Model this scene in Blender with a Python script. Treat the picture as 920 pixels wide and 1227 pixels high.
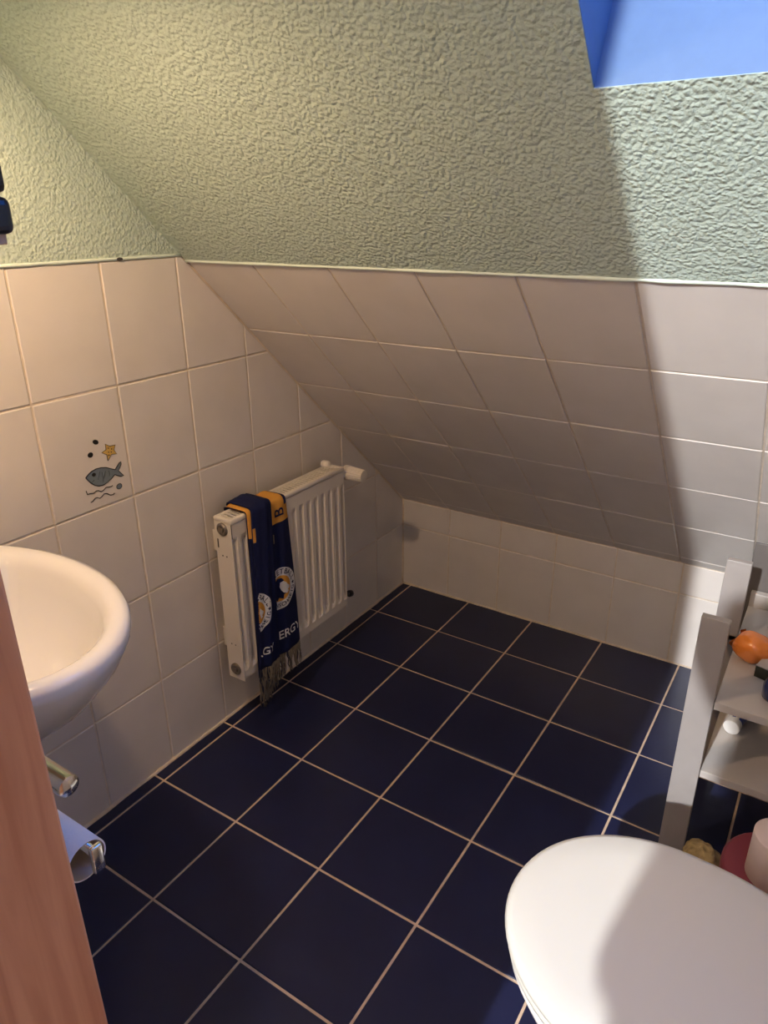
import bpy, bmesh, math, random
from mathutils import Vector, Matrix
random.seed(7)
for o in list(bpy.data.objects): bpy.data.objects.remove(o)
scene = bpy.context.scene
COL = scene.collection
V = Vector

# ------------------------------------------------------------------ camera
CAM = V((1.2944, -2.1308, 1.3419))
YAW, PITCH, ROLL = -0.5746, -0.3960, -0.0052
FPX = 858.62
fw = V((math.sin(YAW)*math.cos(PITCH), math.cos(YAW)*math.cos(PITCH), math.sin(PITCH)))
rt0 = V((math.cos(YAW), -math.sin(YAW), 0)); up0 = rt0.cross(fw)
rt = math.cos(ROLL)*rt0 + math.sin(ROLL)*up0
up = -math.sin(ROLL)*rt0 + math.cos(ROLL)*up0
cd = bpy.data.cameras.new('camera'); cam = bpy.data.objects.new('camera', cd); COL.objects.link(cam)
cd.sensor_fit = 'VERTICAL'; cd.sensor_height = 36.0; cd.lens = FPX/1227*36.0
cd.clip_start = 0.01
cam.matrix_world = Matrix(((rt.x, up.x, -fw.x, CAM.x), (rt.y, up.y, -fw.y, CAM.y), (rt.z, up.z, -fw.z, CAM.z), (0, 0, 0, 1)))
scene.camera = cam

# ------------------------------------------------------------------ world (blue dusk sky seen through the skylight), exposure
SKY_STRENGTH = 9.0
WARM_LE = 535.0      # bulb above the washbasin
HALL_LE = 29000.0     # bulb in the hall
w = bpy.data.worlds.new('dusk'); scene.world = w; w.use_nodes = True
bg = w.node_tree.nodes['Background']; bg.inputs['Color'].default_value = (0.035, 0.21, 0.90, 1); bg.inputs['Strength'].default_value = SKY_STRENGTH
vs = scene.view_settings
vs.view_transform = 'Standard'; vs.look = 'None'; vs.gamma = 1.0; vs.use_curve_mapping = False
vs.exposure = 0.0

# ------------------------------------------------------------------ materials
MATS = {}
def mat(name, col, rough=0.5, metal=0.0, noise=None, bump=None, coat=0.0, emis=None, spec=0.5, sss=0.0):
    """noise=(scale, amount[, stretch]); bump=(scale, strength, distance[, detail])"""
    if name in MATS: return MATS[name]
    m = bpy.data.materials.new(name); m.use_nodes = True
    nt = m.node_tree; b = nt.nodes['Principled BSDF']
    b.inputs['Base Color'].default_value = (*col, 1); b.inputs['Roughness'].default_value = rough
    b.inputs['Metallic'].default_value = metal; b.inputs['Coat Weight'].default_value = coat
    b.inputs['Coat Roughness'].default_value = 0.1
    b.inputs['Specular IOR Level'].default_value = spec
    if emis:
        b.inputs['Emission Color'].default_value = (*emis[0], 1); b.inputs['Emission Strength'].default_value = emis[1]
    if noise or bump:
        geo = nt.nodes.new('ShaderNodeNewGeometry')
    if noise:
        mp = nt.nodes.new('ShaderNodeMapping'); nt.links.new(geo.outputs['Position'], mp.inputs['Vector'])
        if len(noise) > 2: mp.inputs['Scale'].default_value = noise[2]
        n = nt.nodes.new('ShaderNodeTexNoise'); n.inputs['Scale'].default_value = noise[0]; n.inputs['Detail'].default_value = 4
        nt.links.new(mp.outputs[0], n.inputs['Vector'])
        r = nt.nodes.new('ShaderNodeMapRange'); r.inputs['From Min'].default_value = 0.3; r.inputs['From Max'].default_value = 0.7
        r.inputs['To Min'].default_value = 1-noise[1]; r.inputs['To Max'].default_value = 1+noise[1]
        nt.links.new(n.outputs['Fac'], r.inputs['Value'])
        mx = nt.nodes.new('ShaderNodeVectorMath'); mx.operation = 'SCALE'; mx.inputs[0].default_value = col
        nt.links.new(r.outputs[0], mx.inputs['Scale']); nt.links.new(mx.outputs[0], b.inputs['Base Color'])
    if bump:
        n = nt.nodes.new('ShaderNodeTexNoise'); n.inputs['Scale'].default_value = bump[0]
        n.inputs['Detail'].default_value = bump[3] if len(bump) > 3 else 3
        nt.links.new(geo.outputs['Position'], n.inputs['Vector'])
        bp = nt.nodes.new('ShaderNodeBump'); bp.inputs['Strength'].default_value = bump[1]; bp.inputs['Distance'].default_value = bump[2]
        nt.links.new(n.outputs['Fac'], bp.inputs['Height']); nt.links.new(bp.outputs[0], b.inputs['Normal'])
    MATS[name] = m
    return m

M_TILE = mat('cream glazed wall tile', (0.72, 0.665, 0.61), 0.22, noise=(9, 0.035), bump=(14, 0.12, 0.004, 1))
M_TGROUT = mat('cream wall grout', (0.70, 0.60, 0.48), 0.85, noise=(40, 0.12), bump=(300, 0.3, 0.001))
M_FTILE = mat('navy floor tile', (0.012, 0.0155, 0.052), 0.30, noise=(7, 0.12), bump=(20, 0.06, 0.003, 1), spec=0.35)
M_FGROUT = mat('beige floor grout', (0.62, 0.47, 0.34), 0.9, noise=(30, 0.15), bump=(300, 0.3, 0.001))
M_CAULK = mat('beige caulk', (0.66, 0.55, 0.42), 0.6, noise=(35, 0.12))
M_REVEAL = mat('reveal paint with daylight tint', (0.105, 0.18, 0.31), 0.55, noise=(60, 0.03))  # blue daylight from the skylight is partly painted into this colour
M_MINTBEAD = mat('pale mint paint bead', (0.70, 0.80, 0.70), 0.6)
M_CERAMIC = mat('white sanitary ceramic', (0.80, 0.78, 0.75), 0.10, coat=0.3)
M_LID = mat('white plastic toilet lid', (0.64, 0.625, 0.555), 0.30)
M_RAD = mat('cream radiator enamel', (0.74, 0.68, 0.60), 0.32)
M_RADDARK = mat('radiator dark inside', (0.05, 0.045, 0.04), 0.8)
M_CHROME = mat('chrome', (0.66, 0.64, 0.60), 0.14, 1.0)
M_STEEL = mat('dull plug steel', (0.33, 0.29, 0.25), 0.35, 0.9)
M_BRASS = mat('tarnished brass', (0.20, 0.15, 0.09), 0.4, 0.9)
M_BLACK = mat('black plastic', (0.012, 0.012, 0.014), 0.4)
M_INK = mat('black print', (0.014, 0.012, 0.012), 0.35)
M_FISH = mat('blue grey print', (0.16, 0.20, 0.23), 0.3)
M_STAR = mat('ochre print', (0.62, 0.40, 0.10), 0.3)
M_NAVYCLOTH = mat('navy knit', (0.008, 0.012, 0.055), 0.95, bump=(700, 0.5, 0.001), spec=0.2)
M_ORANGECLOTH = mat('amber knit', (0.62, 0.30, 0.055), 0.95, bump=(700, 0.5, 0.001), spec=0.2)
M_WHITECLOTH = mat('white knit', (0.72, 0.72, 0.72), 0.95, bump=(700, 0.4, 0.001), spec=0.2)
M_FRINGE = mat('grey tan fringe yarn', (0.20, 0.165, 0.12), 0.95)
M_FRINGE2 = mat('navy fringe yarn', (0.02, 0.022, 0.045), 0.95)
M_SHELF = mat('grey painted wood', (0.34, 0.31, 0.29), 0.45, noise=(12, 0.06, (1, 6, 1)))
M_SHELFTOP = mat('pale grey shelf laminate', (0.50, 0.46, 0.42), 0.32, noise=(12, 0.04))
M_ORANGE = mat('glossy orange wrap', (0.80, 0.23, 0.035), 0.18, coat=0.6, bump=(40, 0.5, 0.006, 2))
M_MAROON = mat('maroon plastic', (0.26, 0.055, 0.075), 0.33)
M_PAPER = mat('white tissue paper', (0.80, 0.78, 0.80), 0.95, bump=(400, 0.3, 0.001))
M_PINKPAPER = mat('pale pink tissue paper', (0.76, 0.64, 0.60), 0.95, bump=(300, 0.4, 0.001))
M_CARD = mat('brown card core', (0.42, 0.35, 0.28), 0.9)
M_SPONGE = mat('tan sponge', (0.42, 0.31, 0.14), 0.95, noise=(60, 0.35), bump=(120, 1.0, 0.006))
M_TUBEBLUE = mat('blue tube print', (0.03, 0.06, 0.30), 0.3)
M_WHITEPL = mat('white plastic', (0.80, 0.79, 0.76), 0.3)
M_OLIVE = mat('dark olive plastic', (0.035, 0.032, 0.02), 0.25)
M_NAVYBOX = mat('navy lacquer', (0.010, 0.014, 0.030), 0.3)
M_WOODUNDER = mat('pale wood edge', (0.52, 0.38, 0.28), 0.6, noise=(20, 0.1, (1, 8, 1)))
M_BLUEGLASS = mat('dark blue glass', (0.02, 0.03, 0.12), 0.08, coat=0.5)
M_HALLWALL = mat('hall wall paint', (0.18, 0.165, 0.17), 0.8, noise=(5, 0.05))
M_HALLFLOOR = mat('hall floor wood', (0.16, 0.09, 0.05), 0.5, noise=(6, 0.2, (8, 1, 1)))
M_SHIRT = mat('dark grey sweater', (0.05, 0.05, 0.06), 0.9)
M_JEANS = mat('dark jeans', (0.03, 0.04, 0.08), 0.9)
M_SKIN = mat('skin', (0.55, 0.33, 0.24), 0.5)
M_HAIR = mat('brown hair', (0.06, 0.035, 0.02), 0.6)
M_WARMBULB = mat('warm bulb', (1, 1, 1), 0.5, emis=((1.0, 0.69, 0.43), WARM_LE))
M_HALLBULB = mat('neutral bulb', (1, 1, 1), 0.5, emis=((0.94, 0.96, 1.0), HALL_LE))

def plaster_material():
    m = bpy.data.materials.new('mint textured plaster'); m.use_nodes = True; nt = m.node_tree; b = nt.nodes['Principled BSDF']
    b.inputs['Roughness'].default_value = 0.75; b.inputs['Specular IOR Level'].default_value = 0.25
    b.inputs['Base Color'].default_value = (0.47, 0.56, 0.485, 1)
    g = nt.nodes.new('ShaderNodeNewGeometry')
    n1 = nt.nodes.new('ShaderNodeTexNoise'); n1.inputs['Scale'].default_value = 230; n1.inputs['Detail'].default_value = 3; n1.inputs['Roughness'].default_value = 0.55
    n2 = nt.nodes.new('ShaderNodeTexNoise'); n2.inputs['Scale'].default_value = 12; n2.inputs['Detail'].default_value = 2
    vo = nt.nodes.new('ShaderNodeTexVoronoi'); vo.feature = 'SMOOTH_F1'; vo.inputs['Scale'].default_value = 150; vo.inputs['Smoothness'].default_value = 0.6
    # warp the grains so that they are not round
    wp = nt.nodes.new('ShaderNodeTexNoise'); wp.inputs['Scale'].default_value = 60; wp.inputs['Detail'].default_value = 1
    wm = nt.nodes.new('ShaderNodeVectorMath'); wm.operation = 'MULTIPLY_ADD'; wm.inputs[1].default_value = (0.009, 0.009, 0.009)
    nt.links.new(g.outputs['Position'], wp.inputs['Vector']); nt.links.new(wp.outputs['Color'], wm.inputs[0]); nt.links.new(g.outputs['Position'], wm.inputs[2])
    nt.links.new(wm.outputs[0], vo.inputs['Vector'])
    for n in (n1, n2): nt.links.new(g.outputs['Position'], n.inputs['Vector'])
    inv = nt.nodes.new('ShaderNodeMath'); inv.operation = 'MULTIPLY_ADD'; inv.inputs[1].default_value = -1.5
    nt.links.new(vo.outputs['Distance'], inv.inputs[0]); nt.links.new(n1.outputs['Fac'], inv.inputs[2])
    ad = nt.nodes.new('ShaderNodeMath'); ad.operation = 'MULTIPLY_ADD'; ad.inputs[1].default_value = 1.2
    nt.links.new(n2.outputs['Fac'], ad.inputs[0]); nt.links.new(inv.outputs[0], ad.inputs[2])
    bp = nt.nodes.new('ShaderNodeBump'); bp.inputs['Strength'].default_value = 0.5; bp.inputs['Distance'].default_value = 0.004
    nt.links.new(ad.outputs[0], bp.inputs['Height']); nt.links.new(bp.outputs[0], b.inputs['Normal'])
    return m
M_MINT = plaster_material()

def wood_material():
    m = bpy.data.materials.new('beech door lining'); m.use_nodes = True; nt = m.node_tree; b = nt.nodes['Principled BSDF']
    b.inputs['Roughness'].default_value = 0.38
    g = nt.nodes.new('ShaderNodeNewGeometry'); mp = nt.nodes.new('ShaderNodeMapping'); mp.inputs['Scale'].default_value = (9, 9, 0.55)
    nt.links.new(g.outputs['Position'], mp.inputs['Vector'])
    n = nt.nodes.new('ShaderNodeTexNoise'); n.inputs['Scale'].default_value = 7; n.inputs['Detail'].default_value = 5; n.inputs['Distortion'].default_value = 0.8
    nt.links.new(mp.outputs[0], n.inputs['Vector'])
    r = nt.nodes.new('ShaderNodeValToRGB')
    r.color_ramp.elements[0].position = 0.36; r.color_ramp.elements[0].color = (0.55, 0.235, 0.11, 1)
    r.color_ramp.elements[1].position = 0.66; r.color_ramp.elements[1].color = (0.72, 0.36, 0.19, 1)
    nt.links.new(n.outputs['Fac'], r.inputs['Fac']); nt.links.new(r.outputs[0], b.inputs['Base Color'])
    return m
M_WOOD = wood_material()

def glass_material():
    m = bpy.data.materials.new('window glass'); m.use_nodes = True; nt = m.node_tree; nt.nodes.remove(nt.nodes['Principled BSDF'])
    t = nt.nodes.new('ShaderNodeBsdfTransparent'); t.inputs['Color'].default_value = (0.93, 0.96, 0.97, 1)
    g = nt.nodes.new('ShaderNodeBsdfGlossy'); g.inputs['Roughness'].default_value = 0.02
    mx = nt.nodes.new('ShaderNodeMixShader'); mx.inputs[0].default_value = 0.05; nt.links.new(t.outputs[0], mx.inputs[1]); nt.links.new(g.outputs[0], mx.inputs[2])
    nt.links.new(mx.outputs[0], nt.nodes['Material Output'].inputs['Surface'])
    return m
M_GLASS = glass_material()

# ------------------------------------------------------------------ object helpers
ORG = {}
def link(o, parent=None):
    COL.objects.link(o)
    if parent is not None: o.parent = parent
    return o
def tag(o, label=None, cat=None, group=None, kind=None):
    if label: o['label'] = label
    if cat: o['category'] = cat
    if group: o['group'] = group
    if kind: o['kind'] = kind
    return o
def thing(name, loc, label, cat, group=None):
    e = bpy.data.objects.new(name, None); e.empty_display_size = 0.05; e.location = loc; link(e); ORG[e.name] = V(loc)
    return tag(e, label, cat, group)
def origin_of(p):
    while p is not None:
        if p.name in ORG: return ORG[p.name]
        p = p.parent
    return V((0, 0, 0))
def obj(name, bm, material, parent=None, smooth=False, label=None, kind=None):
    """bm holds world coordinates; the object hangs under its thing's empty"""
    org = origin_of(parent)
    if org.length: bmesh.ops.translate(bm, verts=bm.verts, vec=-org)
    me = bpy.data.meshes.new(name); bm.normal_update(); bm.to_mesh(me); bm.free()
    for m in (material if isinstance(material, (list, tuple)) else [material]): me.materials.append(m)
    if smooth:
        for p in me.polygons: p.use_smooth = True
    o = bpy.data.objects.new(name, me); link(o, parent)
    if label: o['label'] = label
    if kind: o['kind'] = kind
    return o
def auto_smooth(o, ang=40):
    me = o.data
    for p in me.polygons: p.use_smooth = True
    b = bmesh.new(); b.from_mesh(me)
    for e in b.edges:
        if len(e.link_faces) == 2 and e.calc_face_angle(0) > math.radians(ang): e.smooth = False
    b.to_mesh(me); b.free()
    return o
def quad_box(bm, P0, A, B, Cc):
    """parallelepiped from corner P0 and three edge vectors"""
    vs = [bm.verts.new(P0 + A*i + B*j + Cc*k) for k in (0, 1) for j in (0, 1) for i in (0, 1)]
    fs = []
    for f in ((0, 2, 3, 1), (4, 5, 7, 6), (0, 1, 5, 4), (2, 6, 7, 3), (0, 4, 6, 2), (1, 3, 7, 5)):
        fs.append(bm.faces.new([vs[i] for i in f]))
    bmesh.ops.recalc_face_normals(bm, faces=fs)
    return vs
def box(bm, x0, x1, y0, y1, z0, z1, bev=0.0, seg=2):
    vs = quad_box(bm, V((x0, y0, z0)), V((x1-x0, 0, 0)), V((0, y1-y0, 0)), V((0, 0, z1-z0)))
    if bev:
        es = {e for v in vs for e in v.link_edges}
        bmesh.ops.bevel(bm, geom=list(es), offset=bev, segments=seg, affect='EDGES', profile=0.5)
    return bm
def nbox(*a, **k): return box(bmesh.new(), *a, **k)
def ring_frame(d):
    d = d.normalized(); a = V((0, 0, 1)) if abs(d.z) < 0.9 else V((1, 0, 0))
    x = d.cross(a).normalized(); return x, d.cross(x).normalized()
def tube(bm, pts, rad, seg=12, caps=True):
    pts = [V(p) for p in pts]; rads = rad if isinstance(rad, (list, tuple)) else [rad]*len(pts)
    rings = []; px = None
    for i, p in enumerate(pts):
        d = (pts[min(i+1, len(pts)-1)] - pts[max(i-1, 0)]).normalized()
        if px is None: x, y = ring_frame(d)
        else:
            x = (px - d*px.dot(d)).normalized(); y = d.cross(x)
        px = x
        rings.append([bm.verts.new(p + (x*math.cos(t) + y*math.sin(t))*rads[i]) for t in [2*math.pi*k/seg for k in range(seg)]])
    fs = []
    for a, b in zip(rings, rings[1:]):
        for k in range(seg): fs.append(bm.faces.new((a[k], a[(k+1) % seg], b[(k+1) % seg], b[k])))
    if caps: fs.append(bm.faces.new(rings[0][::-1])); fs.append(bm.faces.new(rings[-1]))
    bmesh.ops.recalc_face_normals(bm, faces=fs)
    return bm
def loft(bm, rings, cap0=True, cap1=True):
    R = [[bm.verts.new(p) for p in r] for r in rings]; n = len(R[0]); fs = []
    for a, b in zip(R, R[1:]):
        for k in range(n): fs.append(bm.faces.new((a[k], a[(k+1) % n], b[(k+1) % n], b[k])))
    if cap0: fs.append(bm.faces.new(R[0][::-1]))
    if cap1: fs.append(bm.faces.new(R[-1]))
    bmesh.ops.recalc_face_normals(bm, faces=fs)
    return bm
def lathe(bm, c, axis, prof, seg=32, cap0=True, cap1=True):
    """prof: list of (radius, height along axis)"""
    axis = V(axis).normalized(); x, y = ring_frame(axis); c = V(c)
    return loft(bm, [[c + axis*h + (x*math.cos(2*math.pi*k/seg) + y*math.sin(2*math.pi*k/seg))*max(r, 1e-5) for k in range(seg)] for r, h in prof], cap0, cap1)
def prism(bm, poly, O, U, W, N, d0, d1):
    """extrude 2D polygon (u,w) from N*d0 to N*d1"""
    a = [bm.verts.new(O + U*p[0] + W*p[1] + N*d0) for p in poly]; b = [bm.verts.new(O + U*p[0] + W*p[1] + N*d1) for p in poly]
    fs = [bm.faces.new(a[::-1]), bm.faces.new(b)]
    n = len(poly)
    for k in range(n): fs.append(bm.faces.new((a[k], a[(k+1) % n], b[(k+1) % n], b[k])))
    bmesh.ops.recalc_face_normals(bm, faces=fs)
    return bm

# ------------------------------------------------------------------ room dimensions
X1 = 1.62                 # right wall
YF = -1.975               # room side of the wall with the door
YH = -2.205               # hall side of that wall
PHI = 0.7573; CP, SP = math.cos(PHI), math.sin(PHI)
ZK = 0.3534               # knee wall height
SL_O = V((0, 0, ZK)); SL_U = V((1, 0, 0)); SL_V = V((0, -CP, SP)); SL_N = V((0, -SP, -CP))
ZT = 1.2543               # top of the tiling on the walls
S_TOP = 1.2944            # top of the tiling along the slope
S_END = 2.72
def slope_z(y): return ZK - y*SP/CP
ZMAX = slope_z(YF)        # the slope meets the door wall

# ------------------------------------------------------------------ tiles
TCACHE = {}
def clip(poly, a, b, c):
    """keep the part of poly where a*u + b*v <= c"""
    out = []
    for i, p in enumerate(poly):
        q = poly[(i+1) % len(poly)]; dp = a*p[0]+b*p[1]-c; dq = a*q[0]+b*q[1]-c
        if dp <= 0: out.append(p)
        if dp*dq < 0:
            t = dp/(dp-dq); out.append((p[0]+(q[0]-p[0])*t, p[1]+(q[1]-p[1])*t))
    return out
def inset(poly, d):
    n = len(poly); out = []
    for i in range(n):
        p0, p1, p2 = V(poly[i-1]), V(poly[i]), V(poly[(i+1) % n])
        e1 = (p1-p0).normalized(); e2 = (p2-p1).normalized()
        n1 = V((-e1.y, e1.x)); n2 = V((-e2.y, e2.x))
        k = (n1+n2); den = 1+n1.dot(n2)
        out.append(tuple(p1 + k*(d/max(den, 0.15))))
    return out
def area(poly):
    return 0.5*sum(poly[i-1][0]*poly[i][1]-poly[i][0]*poly[i-1][1] for i in range(len(poly)))
def tile(poly, O, U, W, N, parent, m, grout, thick=0.006, cham=0.0016):
    poly = [p for i, p in enumerate(poly) if (V(p)-V(poly[i-1])).length > 1e-4]
    if len(poly) < 3 or area(poly) < 2e-4: return None
    poly = inset(poly, grout/2)
    us = [p[0] for p in poly]; ws = [p[1] for p in poly]
    if max(us)-min(us) < 0.008 or max(ws)-min(ws) < 0.008 or area(poly) < 1e-4: return None
    o2 = (min(us), min(ws)); loc = [(p[0]-o2[0], p[1]-o2[1]) for p in poly]
    key = (tuple((round(a, 4), round(b, 4)) for a, b in loc), tuple(N), m.name)
    if key not in TCACHE:
        bm = bmesh.new(); inn = inset(loc, cham)
        r = [[U*p[0]+W*p[1]-N*thick for p in loc], [U*p[0]+W*p[1]-N*cham*0.8 for p in loc], [U*p[0]+W*p[1] for p in inn]]
        loft(bm, r, False, True)
        me = bpy.data.meshes.new('tile'); bm.normal_update()
        bm.to_mesh(me); bm.free(); me.materials.append(m); TCACHE[key] = me
    t = bpy.data.objects.new('tile', TCACHE[key]); link(t, parent)
    t.location = O + U*o2[0] + W*o2[1] + N*random.uniform(-0.0005, 0.0004)
    return t
def steps(start, pitch, lo, hi):
    k = math.floor((lo-start)/pitch); out = [lo]
    x = start + pitch*(k+1)
    while x < hi-1e-4:
        if x > lo+1e-4: out.append(x)
        x += pitch
    out.append(hi); return out
def rect(a, b, c, d): return [(a, c), (b, c), (b, d), (a, d)]

def struct(name, bm, m, smooth=False, parent=None):
    o = obj(name, bm, m, parent, smooth)
    if parent is None: o['kind'] = 'structure'
    return o

# floor
FG = 0.0055
floor = struct('floor', nbox(-0.02, X1+0.02, YF-0.25, 0.02, -0.12, -0.0022), M_FGROUT)
fx = steps(0.0381, 0.25, 0.0, X1); fy = steps(-0.2365, 0.25, YF-0.02, 0.0)
for i in range(len(fx)-1):
    for j in range(len(fy)-1):
        tile(rect(fx[i], fx[i+1], fy[j], fy[j+1]), V((0, 0, 0)), V((1, 0, 0)), V((0, 1, 0)), V((0, 0, 1)), floor, M_FTILE, FG)

# left wall: slab with a slanting top, tiles, mint plaster above
WG = 0.0042
def side_poly(y0): return [(y0, 0), (0, 0), (0, ZK), (y0, slope_z(y0))]
bm = bmesh.new(); prism(bm, [(YF-0.02, -0.02), (0.02, -0.02), (0.02, ZK), (YF-0.02, slope_z(YF-0.02))], V((0, 0, 0)), V((0, 1, 0)), V((0, 0, 1)), V((1, 0, 0)), -0.12, -0.0022)
wall_left = struct('wall_left', bm, M_TGROUT)
rows = [0.0, ZT-0.2493-0.2507*3, ZT-0.2493-0.2507*2, ZT-0.2493-0.2507, ZT-0.2493, ZT]
# slope line: z <= ZK - y*tan  ->  y*tan + z <= ZK
TN = SP/CP
FISH_TILE = None
cols = steps(-1.3685, 0.19788, YF, 0.0)
for i in range(len(cols)-1):
    for j in range(5):
        p = clip(rect(cols[i], cols[i+1], rows[j], rows[j+1]), TN, 1.0, ZK-0.001)
        if len(p) >= 3:
            t = tile(p, V((0, 0, 0)), V((0, 1, 0)), V((0, 0, 1)), V((1, 0, 0)), wall_left, M_TILE, WG)
            if t and abs(cols[i]+1.3685) < 1e-3 and j == 3: FISH_TILE = t
ylt = -(ZT-ZK)/TN
bm = bmesh.new(); prism(bm, [(YF, ZT), (ylt, ZT), (YF, ZMAX)], V((0, 0, 0)), V((0, 1, 0)), V((0, 0, 1)), V((1, 0, 0)), -0.003, 0.0012)
struct('plaster', bm, M_MINT, parent=wall_left)

chip = obj('chip', lathe(bmesh.new(), (0.0035, -1.123, ZT+0.0025), (1, 0, 0), [(0.0035, 0), (0.003, 0.0022)], 8), M_RADDARK, wall_left)
for v in chip.data.vertices: v.co.y = -1.123+(v.co.y+1.123)*2.2
# right wall, the same tiling mirrored
bm = bmesh.new(); prism(bm, [(YF-0.02, -0.02), (0.02, -0.02), (0.02, ZK), (YF-0.02, slope_z(YF-0.02))], V((X1, 0, 0)), V((0, 1, 0)), V((0, 0, 1)), V((1, 0, 0)), 0.0022, 0.12)
wall_right = struct('wall_right', bm, M_TGROUT)
for i in range(len(cols)-1):
    for j in range(5):
        p = clip(rect(cols[i], cols[i+1], rows[j], rows[j+1]), TN, 1.0, ZK-0.001)
        p = [(-a, b) for a, b in p][::-1]
        if len(p) >= 3: tile(p, V((X1, 0, 0)), V((0, -1, 0)), V((0, 0, 1)), V((-1, 0, 0)), wall_right, M_TILE, WG)
bm = bmesh.new(); prism(bm, [(YF, ZT), (ylt, ZT), (YF, ZMAX)], V((X1, 0, 0)), V((0, 1, 0)), V((0, 0, 1)), V((1, 0, 0)), -0.0012, 0.003)
struct('plaster', bm, M_MINT, parent=wall_right)

# knee wall
wall_back = struct('wall_back', nbox(-0.12, X1+0.12, 0.0022, 0.12, -0.02, ZK+0.02), M_TGROUT)
kx = steps(0.1979, 0.2006, 0.0, X1); kz = [0.0, 0.2491, ZK-0.001]
for i in range(len(kx)-1):
    for j in range(2):
        tile(rect(kx[i], kx[i+1], kz[j], kz[j+1]), V((0, 0, 0)), V((1, 0, 0)), V((0, 0, 1)), V((0, -1, 0)), wall_back, M_TILE, WG)

# sloping ceiling: slab around the skylight opening, tiles below, plaster above
KX0, KX1, KT0, KT1 = 0.979, 1.54, 1.633, 2.41
bm = bmesh.new()
def slab(u0, u1, t0, t1, d0, d1): prism(bm, rect(u0, u1, t0, t1), SL_O, SL_U, SL_V, SL_N, d0, d1)
slab(-0.12, X1+0.12, -0.03, KT0, -0.07, -0.0022); slab(-0.12, KX0-0.012, KT0, KT1, -0.07, -0.0022)
slab(KX1+0.012, X1+0.12, KT0, KT1, -0.07, -0.0022); slab(-0.12, X1+0.12, KT1+0.012, S_END+0.12, -0.07, -0.0022)
ceiling = struct('ceiling', bm, M_TGROUT)
sx = steps(0.1934, 0.19912, 0.0, X1); st = [0.0, 0.0487, 0.2999, 0.5485, 0.7961, 1.0459, S_TOP]
for i in range(len(sx)-1):
    for j in range(6):
        tile(rect(sx[i], sx[i+1], st[j], st[j+1]), SL_O, SL_U, SL_V, SL_N, ceiling, M_TILE, WG)
bm = bmesh.new()
slab(0, X1, S_TOP, KT0, -0.003, 0.0012); slab(0, KX0-0.0005, KT0, KT1, -0.003, 0.0012); slab(KX1+0.0005, X1, KT0, KT1, -0.003, 0.0012); slab(0, X1, KT1, S_END, -0.003, 0.0012)
struct('plaster', bm, M_MINT, parent=ceiling)

# pale paint bead where plaster meets tiles, caulk beads in the corners
def wavy(p, q, n, r, a):
    p, q = V(p), V(q)
    return [p.lerp(q, k/n) + V((random.uniform(-a, a), random.uniform(-a, a), random.uniform(-a, a))) for k in range(n+1)]
struct('trim_1', tube(bmesh.new(), wavy(SL_O+SL_V*(S_TOP+0.003), SL_O+SL_U*X1+SL_V*(S_TOP+0.003), 50, 0, 0.0004), [random.uniform(0.0036, 0.0046) for _ in range(51)], 8), M_MINTBEAD, True)
struct('trim_2', tube(bmesh.new(), wavy((0, YF, ZT+0.003), (0, ylt, ZT+0.003), 30, 0, 0.0004), [random.uniform(0.0030, 0.0040) for _ in range(31)], 8), M_MINTBEAD, True)
struct('trim_3', tube(bmesh.new(), wavy((0.001, YF, 0.0), (0.001, 0, 0.0), 40, 0, 0.0006), [random.uniform(0.0045, 0.007) for _ in range(41)], 6), M_CAULK, True)
struct('trim_4', tube(bmesh.new(), wavy((0, -0.001, 0.0), (X1, -0.001, 0.0), 40, 0, 0.0006), [random.uniform(0.0035, 0.006) for _ in range(41)], 6), M_CAULK, True)
struct('trim_5', tube(bmesh.new(), wavy((0.001, -0.001, 0), (0.001, -0.001, ZK), 10, 0, 0.0003), 0.004, 6), M_CAULK, True)

# skylight: reveals, frame and glass
KD = V((0, math.sin(math.radians(22)), math.cos(math.radians(22))))       # direction of the lower reveal
RL = 0.27; RD = RL*KD.dot(-SL_N); RS = RL*KD.dot(SL_V)
def slp(u, t, d=0.0): return SL_O + SL_U*u + SL_V*t - SL_N*d
win = struct('window_1', prism(bmesh.new(), rect(0, KX1-KX0, 0, 0.02), slp(KX0, KT0)+V((0, 0, 0)), SL_U, V((0, KD.z, -KD.y)), KD, -0.001, RL+0.03), M_REVEAL)
def hull_quad(name, c, nrm, m):
    b = bmesh.new(); a = [b.verts.new(p) for p in c]; e = [b.verts.new(p+nrm) for p in c]; n = len(c)
    fs = [b.faces.new(a), b.faces.new(e[::-1])] + [b.faces.new((a[k], a[(k+1) % n], e[(k+1) % n], e[k])) for k in range(n)]
    bmesh.ops.recalc_face_normals(b, faces=fs); return struct(name, b, m, parent=win)
lq = lambda u: [slp(u, KT0), slp(u, KT0)+KD*RL, slp(u, KT1, RD), slp(u, KT1)]
hull_quad('reveal', lq(KX0), V((-0.02, 0, 0)), M_REVEAL)
hull_quad('reveal', lq(KX1), V((0.02, 0, 0)), M_REVEAL)
hull_quad('reveal', [slp(KX0, KT1), slp(KX1, KT1), slp(KX1, KT1, RD), slp(KX0, KT1, RD)], SL_V*0.02, M_REVEAL)
t0f = KT0+RS
b = bmesh.new()
for a in ((KX0-0.03, KX1+0.03, t0f-0.04, t0f+0.045), (KX0-0.03, KX1+0.03, KT1-0.045, KT1+0.03), (KX0-0.03, KX0+0.045, t0f+0.045, KT1-0.045), (KX1-0.045, KX1+0.03, t0f+0.045, KT1-0.045)):
    prism(b, rect(*a), SL_O, SL_U, SL_V, SL_N, -RD-0.045, -RD+0.002)
struct('window_frame', b, M_WHITEPL, parent=win)
struct('pane', prism(bmesh.new(), rect(KX0+0.04, KX1-0.04, t0f+0.04, KT1-0.04), SL_O, SL_U, SL_V, SL_N, -RD-0.03, -RD-0.024), M_GLASS, parent=win)

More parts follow.
